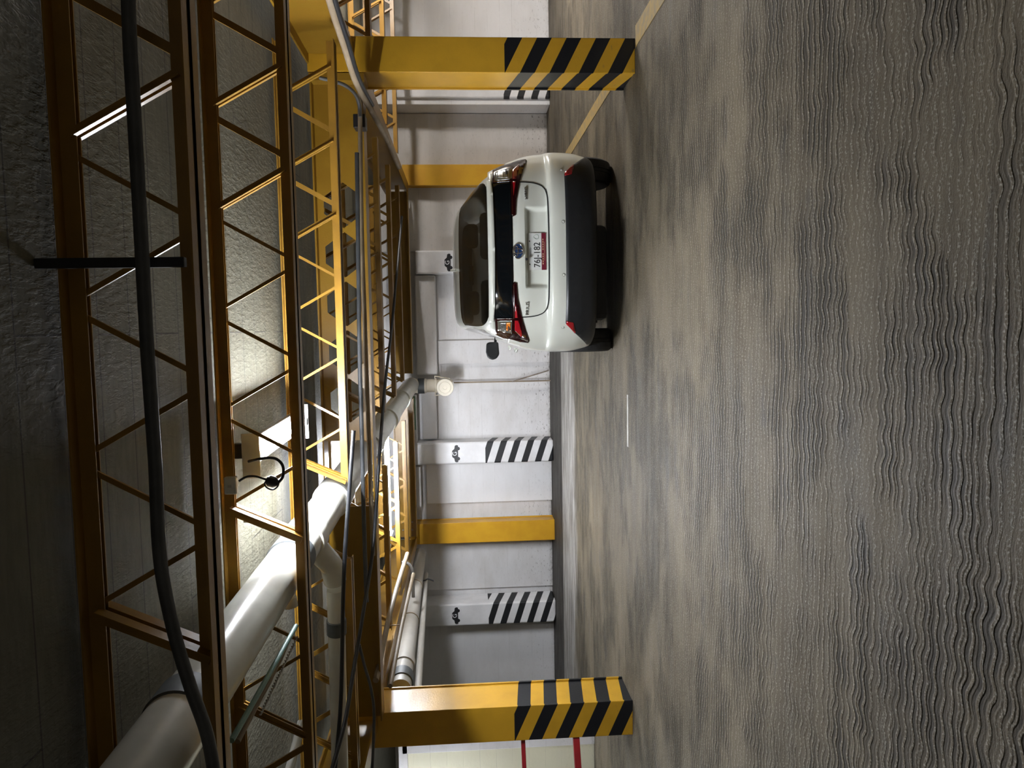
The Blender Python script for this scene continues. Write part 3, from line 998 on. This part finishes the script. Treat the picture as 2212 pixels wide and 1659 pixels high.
TW = [(.20, .78), (.30, .812), (.38, .832), (.46, .845), (.58, .850), (.70, .846), (.78, .838), (.86, .82), (.93, .795), (1.0, .772), (1.06, .748), (1.12, .725), (1.17, .70)]
TR = [(.20, .20), (.30, .055), (.36, .03), (.42, .012), (.54, .0), (.60, -.004), (.655, .006), (.685, .045), (.75, .052), (.84, .048), (.90, .045), (.96, .050), (1.04, .066), (1.10, .078), (1.17, .10)]
TF = [(.20, 4.36), (.30, 4.48), (.50, 4.54), (.66, 4.50), (.76, 4.36), (.84, 4.10), (.92, 3.85), (1.0, 3.62)]
CC, NN = .55, 3.0


def rear_y(x, z):
    w = interp(TW, z)
    r = min(abs(x) / w, 0.9995)
    return interp(TR, z) + CC * (1 - (1 - r ** NN) ** (1 / NN))


def sstep(a, b, v):
    t = max(0, min(1, (v - a) / (b - a)))
    return t * t * (3 - 2 * t)


def recess(x, z):
    # number plate well, deepest at its top, fading to the panel's foot
    fx = sstep(.325, .298, abs(x - .015))
    fz = sstep(.868, .852, z) * sstep(.676, .684, z)
    wing = sstep(.62, .30, abs(x - .015)) * sstep(.88, .70, z) * sstep(.676, .69, z)
    return .055 * fx * fz + .016 * wing * (1 - fx)


def car_body():
    bm = bmesh.new()
    zs = [.29 + .71 * i / 60 for i in range(61)] + [.5395, .5405, .676, .684, .868, .860]
    zs = sorted(set(round(z, 4) for z in zs))
    rows = []
    for z in zs:
        w, yr, yf = interp(TW, z), interp(TR, z), interp(TF, z)
        half = []
        for i in range(61):
            x = .90 * w * i / 60
            half.append((x, rear_y(x, z) + recess(x, z), z, rear_y(-x, z) + recess(-x, z)))
        a0 = math.asin(.90 ** (NN / 2))
        for i in range(1, 15):
            a = a0 + (PI / 2 - a0) * i / 14
            x = w * math.sin(a) ** (2 / NN)
            y = yr + CC * (1 - max(0.0, math.cos(a)) ** (2 / NN))
            half.append((x, y, z, y))
        cf = 1.0
        ys, ye = yr + CC, yf - cf
        for i in range(1, 29):
            f = i / 28
            half.append((w, ys + (ye - ys) * f, z, ys + (ye - ys) * f))
        for i in range(1, 21):
            a = PI / 2 * (1 - i / 20)
            half.append((w * max(0.0, math.sin(a)) ** (2 / 2.6), ye + cf * math.cos(a) ** (2 / 2.6), z, ye + cf * math.cos(a) ** (2 / 2.6)))
        ring = [bm.verts.new((CX + x, CY + y, z)) for x, y, z, yl in half]
        ring += [bm.verts.new((CX - x, CY + yl, z)) for x, y, z, yl in reversed(half[1:-1])]
        rows.append(ring)
    n = len(rows[0])
    for a, b in zip(rows, rows[1:]):
        for k in range(n):
            f = bm.faces.new((a[k], a[(k + 1) % n], b[(k + 1) % n], b[k]))
            f.smooth = True
    bm.faces.new(list(reversed(rows[0])))
    bm.faces.new(rows[-1])
    bmesh.ops.recalc_face_normals(bm, faces=bm.faces)
    me = bpy.data.meshes.new('body_shell')
    bm.to_mesh(me)
    bm.free()
    me.materials.append(M['paint'])
    o = bpy.data.objects.new('body_shell', me)
    COL.objects.link(o)
    # wheel arches
    cut = MB()
    for yc in (.90, 3.60):
        for s in (-1, 1):
            cut.lathe([(.355, 0), (.355, .45)], (CX + s * .52, CY + yc, .32), (s, 0, 0), 40)
    co = cut.build('arch_cutter', M['under'])
    md = o.modifiers.new('arches', 'BOOLEAN')
    md.object = co
    md.operation = 'DIFFERENCE'
    md.solver = 'EXACT'
    dg = bpy.context.evaluated_depsgraph_get()
    me2 = bpy.data.meshes.new_from_object(o.evaluated_get(dg))
    bpy.data.objects.remove(o)
    bpy.data.objects.remove(co)
    me2.name = 'body_shell'
    me2.materials.clear()
    me2.materials.append(M['paint'])
    o = bpy.data.objects.new('body_shell', me2)
    return link(o, car)


car_body()


def rear_patch(name, poly, m, off, thick, parent=car, step=.03, follow=True, smooth=True):
    """panel lying on the car's tail, outline given in (x, z) from the car's centre line"""
    bm = bmesh.new()
    vs = [bm.verts.new((p[0], 0, p[1])) for p in poly]
    bm.faces.new(vs)
    for ax, lo, hi in ((0, min(p[0] for p in poly), max(p[0] for p in poly)), (2, min(p[1] for p in poly), max(p[1] for p in poly))):
        k = math.ceil(lo / step)
        while k * step < hi:
            co = [0, 0, 0]
            no = [0, 0, 0]
            co[ax] = k * step
            no[ax] = 1
            bmesh.ops.bisect_plane(bm, geom=bm.verts[:] + bm.edges[:] + bm.faces[:], plane_co=co, plane_no=no)
            k += 1
    bmesh.ops.recalc_face_normals(bm, faces=bm.faces)
    if bm.faces[:][0].normal.y > 0:
        bmesh.ops.reverse_faces(bm, faces=bm.faces)
    for v in bm.verts:
        x, z = v.co.x, v.co.z
        v.co = Vector((CX + x, CY + rear_y(x, z) - off, z))
    if thick:
        r = bmesh.ops.extrude_face_region(bm, geom=bm.faces[:])
        for v in [g for g in r['geom'] if isinstance(g, bmesh.types.BMVert)]:
            v.co.y -= 0.0
        # the extruded copy is the outer skin: push the old one inwards
        new = set(g for g in r['geom'] if isinstance(g, bmesh.types.BMVert))
        for v in bm.verts:
            if v not in new:
                v.co.y += thick
        bmesh.ops.recalc_face_normals(bm, faces=bm.faces)
    me = bpy.data.meshes.new(name)
    for f in bm.faces:
        f.smooth = smooth and abs(f.normal.y) > .3
    bm.to_mesh(me)
    bm.free()
    me.materials.append(m)
    o = bpy.data.objects.new(name, me)
    return link(o, parent)


def mir(poly):
    return [(-x, z) for x, z in reversed(poly)]


# lower bumper
rear_patch('bumper_insert', [(-.605, .540), (.605, .540), (.67, .475), (.73, .40), (.79, .325), (.79, .285), (.70, .27), (-.70, .27), (-.79, .285), (-.79, .325), (-.73, .40), (-.67, .475)], M['trimblack'], .012, .03)
for s in (1, -1):
    poly = [(.585, .536), (.612, .536), (.690, .456), (.672, .452), (.60, .478)]
    rear_patch('reflector', poly if s == 1 else mir(poly), M['redbright'], .016, .012)
# rear lamps
for s in (1, -1):
    F = (lambda p: p) if s == 1 else mir
    lampo = rear_patch('tail_lamp', F([(.555, 1.118), (.69, 1.108), (.722, 1.04), (.735, .965), (.757, .90), (.764, .835), (.748, .826), (.66, .862), (.55, .897), (.40, .930), (.272, .940), (.262, .962), (.285, .974), (.42, .972), (.555, .970)]), M['redlens'], .010, .03, step=.02)
    rear_patch('clear_lens', F([(.572, 1.098), (.655, 1.092), (.672, 1.04), (.680, .978), (.572, .978)]), M['smoke'], .014, .008, lampo, .02)
    rear_patch('reflector_bowl', F([(.590, 1.078), (.650, 1.074), (.660, 1.032), (.590, 1.030)]), M['reflector'], .018, .006, lampo, .012)
    rear_patch('turn_indicator', F([(.590, 1.024), (.655, 1.024), (.66, .990), (.590, .990)]), M['amber'] if s == -1 else M['smoke'], .018, .006, lampo, .012)
    rear_patch('light_strip', F([(.552, .956), (.43, .953), (.552, .930)]), M['redbright'], .013, .006, lampo, .02)
    rear_patch('light_strip', F([(.575, .956), (.655, .954), (.715, .895), (.690, .890), (.575, .926)]), M['redbright'] if s == -1 else M['redshaded'], .013, .006, lampo, .02)  # right outer strip is darker: shade painted into its lens colour
    rear_patch('quarter_panel', F([(.55, 1.158), (.55, 1.116), (.695, 1.106), (.672, 1.150)]), M['paint'], .004, .03)
# glazed tail and spoiler bar
rear_patch('lower_rear_window', [(-.560, 1.120), (.560, 1.120), (.560, .966), (-.560, .966)], M['blackglass'], .004, .02)
rear_patch('spoiler_bar', [(-.585, 1.166), (.585, 1.166), (.580, 1.128), (.45, 1.118), (0, 1.112), (-.45, 1.118), (-.580, 1.128)], M['paint'], .022, .10)


def ribbon(name, pts, w, m, off, parent=car):
    pts = [Vector((x, 0, z)) for x, z in pts]
    pts = smooth_path(pts, 8)
    L = []
    R = []
    for i, p in enumerate(pts):
        d = (pts[min(i + 1, len(pts) - 1)] - pts[max(i - 1, 0)]).normalized()
        nrm = Vector((-d.z, 0, d.x))
        L.append(p + nrm * w / 2)
        R.append(p - nrm * w / 2)
    bm = bmesh.new()

    def vv(p, o):
        return bm.verts.new((CX + p.x, CY + rear_y(p.x, p.z) + recess(p.x, p.z) * (0 if p.z < .69 else 1) - o, p.z))
    rows = [(vv(a, off), vv(b, off), vv(b, off - .006), vv(a, off - .006)) for a, b in zip(L, R)]
    for p, q in zip(rows, rows[1:]):
        for k in range(4):
            bm.faces.new((p[k], p[(k + 1) % 4], q[(k + 1) % 4], q[k]))
    bmesh.ops.recalc_face_normals(bm, faces=bm.faces)
    me = bpy.data.meshes.new(name)
    bm.to_mesh(me)
    bm.free()
    me.materials.append(m)
    return link(bpy.data.objects.new(name, me), parent)


ribbon('tailgate_seam', [(-.548, .905), (-.545, .84), (-.535, .77), (-.505, .71), (-.44, .682), (-.30, .676), (0, .674), (.30, .676), (.44, .682), (.505, .71), (.535, .77), (.545, .84), (.548, .900)], .009, M['seam'], .004)
# parking sensors
for sx in (-.635, -.212, .212, .635):
    z = .560
    y = CY + rear_y(sx, z)
    g = MB().lathe([(.0125, 0), (.0125, .0016), (.0105, .0016), (.0105, .0)], (CX + sx, y + .0003, z), (0, -1, 0), 20).build('parking_sensor', M['seam'], car)
    MB().lathe([(0, .0022), (.009, .002), (.0105, .001), (.0105, .0)], (CX + sx, y + .0003, z), (0, -1, 0), 20).build('sensor_face', M['paint'], g)
# badge
bx, bz = CX - .016, .926
by = CY + rear_y(0, .926) - .004


def ell_ring(a, b, t, depth, cxo=0, czo=0, seg=48):
    mb = MB()
    pts = [Vector((bx + cxo + a * math.cos(2 * PI * k / seg), by - depth, bz + czo + b * math.sin(2 * PI * k / seg))) for k in range(seg + 1)]
    mb.tube(pts, t, 8, False)
    return mb


bd = MB().prism([(.060 * math.cos(2 * PI * k / 40), .041 * math.sin(2 * PI * k / 40)) for k in range(40)], (bx, by, bz), (1, 0, 0), (0, 0, 1), .008).build('badge', M['badgeblue'], car)
ell_ring(.060, .041, .0045, .009).build('badge_ring', M['chrome'], bd)
ell_ring(.019, .037, .0036, .010).build('badge_ring', M['chrome'], bd)
ell_ring(.041, .015, .0036, .011, 0, .0145).build('badge_ring', M['chrome'], bd)
# lettering
text_mesh('PRIUS', .036, 'model_lettering', M['chrome'], (CX - .477, CY + rear_y(-.477, .853) - .004, .853), (1, -.23, .0), (0, 0, 1), car, .004, 1.25)
text_mesh('HYBRID', .030, 'model_lettering', M['chrome'], (CX + .452, CY + rear_y(.452, .853) - .004, .851), (1, .21, 0), (0, 0, 1), car, .004, 1.02)
# handle button under the badge and plate
MB().lathe([(0, 0), (.010, 0), (.010, .015), (0, .018)], (CX - .08, CY + .06, .857), (0, -1, 0), 14).build('camera_lens', M['black'], car)
PY = CY + rear_y(0, .76) + .049
plate = MB().box((CX - .164, PY - .006, .692), (CX + .136, PY, .838)).build('number_plate', M['plate'], car, bevel=.002)
plate['label'] = 'number plate 76J-182'
pc = CX - .014
MB().box((pc - .150, PY - .0075, .692), (pc + .150, PY - .005, .729)).build('plate_band', M['maroon'], plate, bevel=.001)
text_mesh('76J-182', .073, 'plate_number', M['ink'], (pc - .028, PY - .0075, .764), (1, 0, 0), (0, 0, 1), plate, .0008, .92)
mb = MB()
for i in range(11):
    if i == 5:
        continue
    mb.box((pc - .105 + i * .0195, PY - .009, .713), (pc - .093 + i * .0195, PY - .007, .721))
mb.box((pc - .075, PY - .009, .7035), (pc + .078, PY - .007, .7055))
mb.build('plate_ornament', M['gold'], plate)
mb = MB()
for k, q in enumerate((-.103, .083)):
    mb.prism([(-.008, 0), (0, -.006), (.008, 0), (0, .006)], (pc + q, PY - .0065, .826), (1, 0, 0), (0, 0, 1), .001)
mb.box((pc - .045, PY - .0075, .824), (pc + .025, PY - .006, .826)).box((pc - .035, PY - .0075, .818), (pc + .035, PY - .006, .8205)).box((pc - .03, PY - .0075, .812), (pc + .028, PY - .006, .8135))
mb.build('plate_mark', M['ink'], plate)
mb = MB()
leaf = [Vector((pc + .118 + .017 * math.sin(a) * (1 - .35 * math.cos(a)), PY - .0072, .772 + .020 * math.cos(a))) for a in [2 * PI * k / 24 for k in range(25)]]
mb.tube(leaf, .0009, 6, False)
mb.build('plate_leaf', M['leafgreen'], plate)


# greenhouse -----------------------------------------------------------------
TT = [(.10, 1.160), (.25, 1.188), (.60, 1.255), (1.0, 1.325), (1.5, 1.402), (1.9, 1.452), (2.3, 1.478), (2.6, 1.470), (2.9, 1.425), (3.2, 1.32), (3.6, 1.13), (3.85, 1.01)]
TWG = [(.10, .45), (.13, .54), (.20, .625), (.30, .70), (.40, .733), (.55, .752), (.8, .755), (1.5, .742), (2.0, .748), (3.0, .745), (3.6, .70), (3.85, .66)]
ZB = .975
PROF = [(0.0, 0.0), (.012, .12), (.030, .30), (.058, .52), (.085, .68), (.112, .80), (.140, .885), (.172, .935), (.22, .965), (.30, .983), (.42, .993), (.58, .998), (.76, 1.0)]


def section(y):
    W, zt = interp(TWG, y), interp(TT, y)
    h = max(zt - ZB, .02)
    pts = []
    for k, (dx, fz) in enumerate(PROF):
        x = W - dx if dx < .35 else W * (1 - dx)
        if dx >= .40:
            x = (W - .30) * (1 - (dx - .30) / .46)
        pts.append((max(0.0, x), ZB + h * fz))
    return pts


def greenhouse():
    ys = [.10, .125, .16] + [.20 + (1.50 - .20) * i / 22 for i in range(23)] + [1.56, 1.66] + [1.78 + (3.0 - 1.78) * i / 16 for i in range(17)] + [3.06 + (3.85 - 3.06) * i / 12 for i in range(13)]
    npf = len(PROF)
    parts = {'roof_shell': ([], M['paint']), 'rear_window': ([], M['glass']), 'windscreen': ([], M['clearglass']), 'side_window': ([], M['glass']), 'side_window.R': ([], M['glass']), 'roof_edge': ([], M['blackglass'])}
    grid = []
    for y in ys:
        s = section(y)
        full = [(x, z) for x, z in s] + [(-x, z) for x, z in reversed(s[:-1])]
        grid.append([Vector((CX + x, CY + y, z)) for x, z in full])
    n = len(grid[0])
    for i in range(len(ys) - 1):
        for k in range(n - 1):
            kk = k if k < npf - 1 else (n - 2 - k)
            ym = (ys[i] + ys[i + 1]) / 2
            side = 'R' if k < npf - 1 else 'L'
            if kk >= 6 and .13 < ym < 1.50:
                nm = 'rear_window'
            elif kk >= 6 and 1.50 < ym < 1.58:
                nm = 'roof_edge'
            elif kk >= 6 and ym > 3.06:
                nm = 'windscreen'
            elif 1 <= kk <= 4 and .62 < ym < 3.25:
                nm = 'side_window' if side == 'L' else 'side_window.R'
            else:
                nm = 'roof_shell'
            parts[nm][0].append((grid[i][k], grid[i + 1][k], grid[i + 1][k + 1], grid[i][k + 1]))
    for nm, (quads, m) in parts.items():
        bm = bmesh.new()
        cache = {}
        for q in quads:
            vs = []
            for p in q:
                key = (round(p.x, 5), round(p.y, 5), round(p.z, 5))
                if key not in cache:
                    cache[key] = bm.verts.new(p)
                vs.append(cache[key])
            if len(set(vs)) >= 3:
                try:
                    f = bm.faces.new(list(dict.fromkeys(vs)))
                    f.smooth = True
                except ValueError:
                    pass
        bmesh.ops.recalc_face_normals(bm, faces=bm.faces)
        name = nm.split('.')[0]
        me = bpy.data.meshes.new(name)
        bm.to_mesh(me)
        bm.free()
        me.materials.append(m)
        link(bpy.data.objects.new(name, me), car)


greenhouse()
# shark fin
MB().prism([(-.10, 0), (.07, 0), (.045, .03), (.0, .062), (-.02, .062), (-.06, .02)], (CX - .012, CY + 1.86, 1.442), (0, -1, .08), (0, 0, 1), .024).build('antenna_fin', M['paint'], car, bevel=.006)
# cabin floor, seats
MB().box((CX - .66, CY + .16, 1.000), (CX + .66, CY + 3.55, 1.008)).build('cabin_deck', M['seat'], car)
for sx in (-.36, .36):
    st = MB()
    st.box((CX + sx - .25, CY + 2.05, 1.005), (CX + sx + .25, CY + 2.17, 1.18)).build('seat_back', M['seat'], car, bevel=.05)
    MB().box((CX + sx - .13, CY + 2.06, 1.20), (CX + sx + .13, CY + 2.16, 1.335)).build('headrest', M['seat'], car, bevel=.04)
for sx in (-.42, .0, .42):
    MB().box((CX + sx - .12, CY + 1.10, 1.005), (CX + sx + .12, CY + 1.19, 1.135)).build('headrest', M['seat'], car, bevel=.035)
MB().box((CX - .62, CY + 1.12, 1.005), (CX + .62, CY + 1.22, 1.06)).build('seat_back', M['seat'], car, bevel=.02)
MB().box((CX - .12, CY + 2.95, 1.24), (CX + .12, CY + 2.98, 1.30)).build('inner_mirror', M['black'], car, bevel=.015)
# door mirrors
for s in (-1, 1):
    mm = MB()
    poly = [(0, -.075), (.15, -.085), (.20, -.05), (.215, .0), (.19, .055), (.12, .075), (.02, .068), (0, .04)]
    mm.prism([(s * a, b) for a, b in (poly if s == 1 else list(reversed(poly)))], (CX + s * .80, CY + 2.90, 1.04), (1, 0, 0), (0, 0, 1), .05)
    hs = mm.build('door_mirror', M['black'], car, bevel=.02)
    mp = MB()
    poly2 = [(a * .98 + .002, b * .96) for a, b in poly]
    mp.prism([(s * a, b) for a, b in (poly2 if s == 1 else list(reversed(poly2)))], (CX + s * .80, CY + 2.99, 1.042), (1, 0, 0), (0, 0, 1), .10)
    mp.build('mirror_cap', M['paint'], hs, bevel=.03)
    MB().beam((CX + s * .735, CY + 2.95, .99), (CX + s * .83, CY + 2.95, 1.0), .05, .03).build('mirror_arm', M['black'], hs)
# door handles on the near flank
for y in (1.45, 2.45):
    MB().tube(smooth_path([(CX - .850, CY + y, .845), (CX - .875, CY + y + .05, .848), (CX - .875, CY + y + .17, .850), (CX - .850, CY + y + .22, .850)], 5), .011, 8).build('door_handle', M['paint'], car)
# underbody and wheels
MB().box((CX - .60, CY + .55, .19), (CX + .60, CY + 4.30, .30)).build('underbody', M['under'], car)
MB().box((CX - .58, CY + .24, .15), (CX + .22, CY + .95, .31)).build('silencer', M['under'], car, bevel=.05)
MB().beam((CX - .70, CY + .90, .30), (CX + .70, CY + .90, .30), .10, .08).build('axle_beam', M['under'], car)
for yc in (.90, 3.60):
    for s in (-1, 1):
        w = MB()
        w.lathe([(.215, -.10), (.290, -.105), (.312, -.09), (.320, -.06), (.320, -.02), (.313, -.018), (.313, -.012), (.320, -.01), (.320, .01), (.313, .012), (.313, .018), (.320, .02), (.320, .06), (.312, .09), (.290, .105), (.215, .10)], (CX + s * .755, CY + yc, .32), (s, 0, 0), 48)
        wo = w.build('wheel', M['tire'], car)
        MB().lathe([(0, .05), (.05, .06), (.06, .045), (.19, .05), (.215, .09), (.215, -.08), (.10, -.06), (0, -.06)], (CX + s * .755, CY + yc, .32), (s, 0, 0), 40).build('wheel_rim', M['rim'], wo)
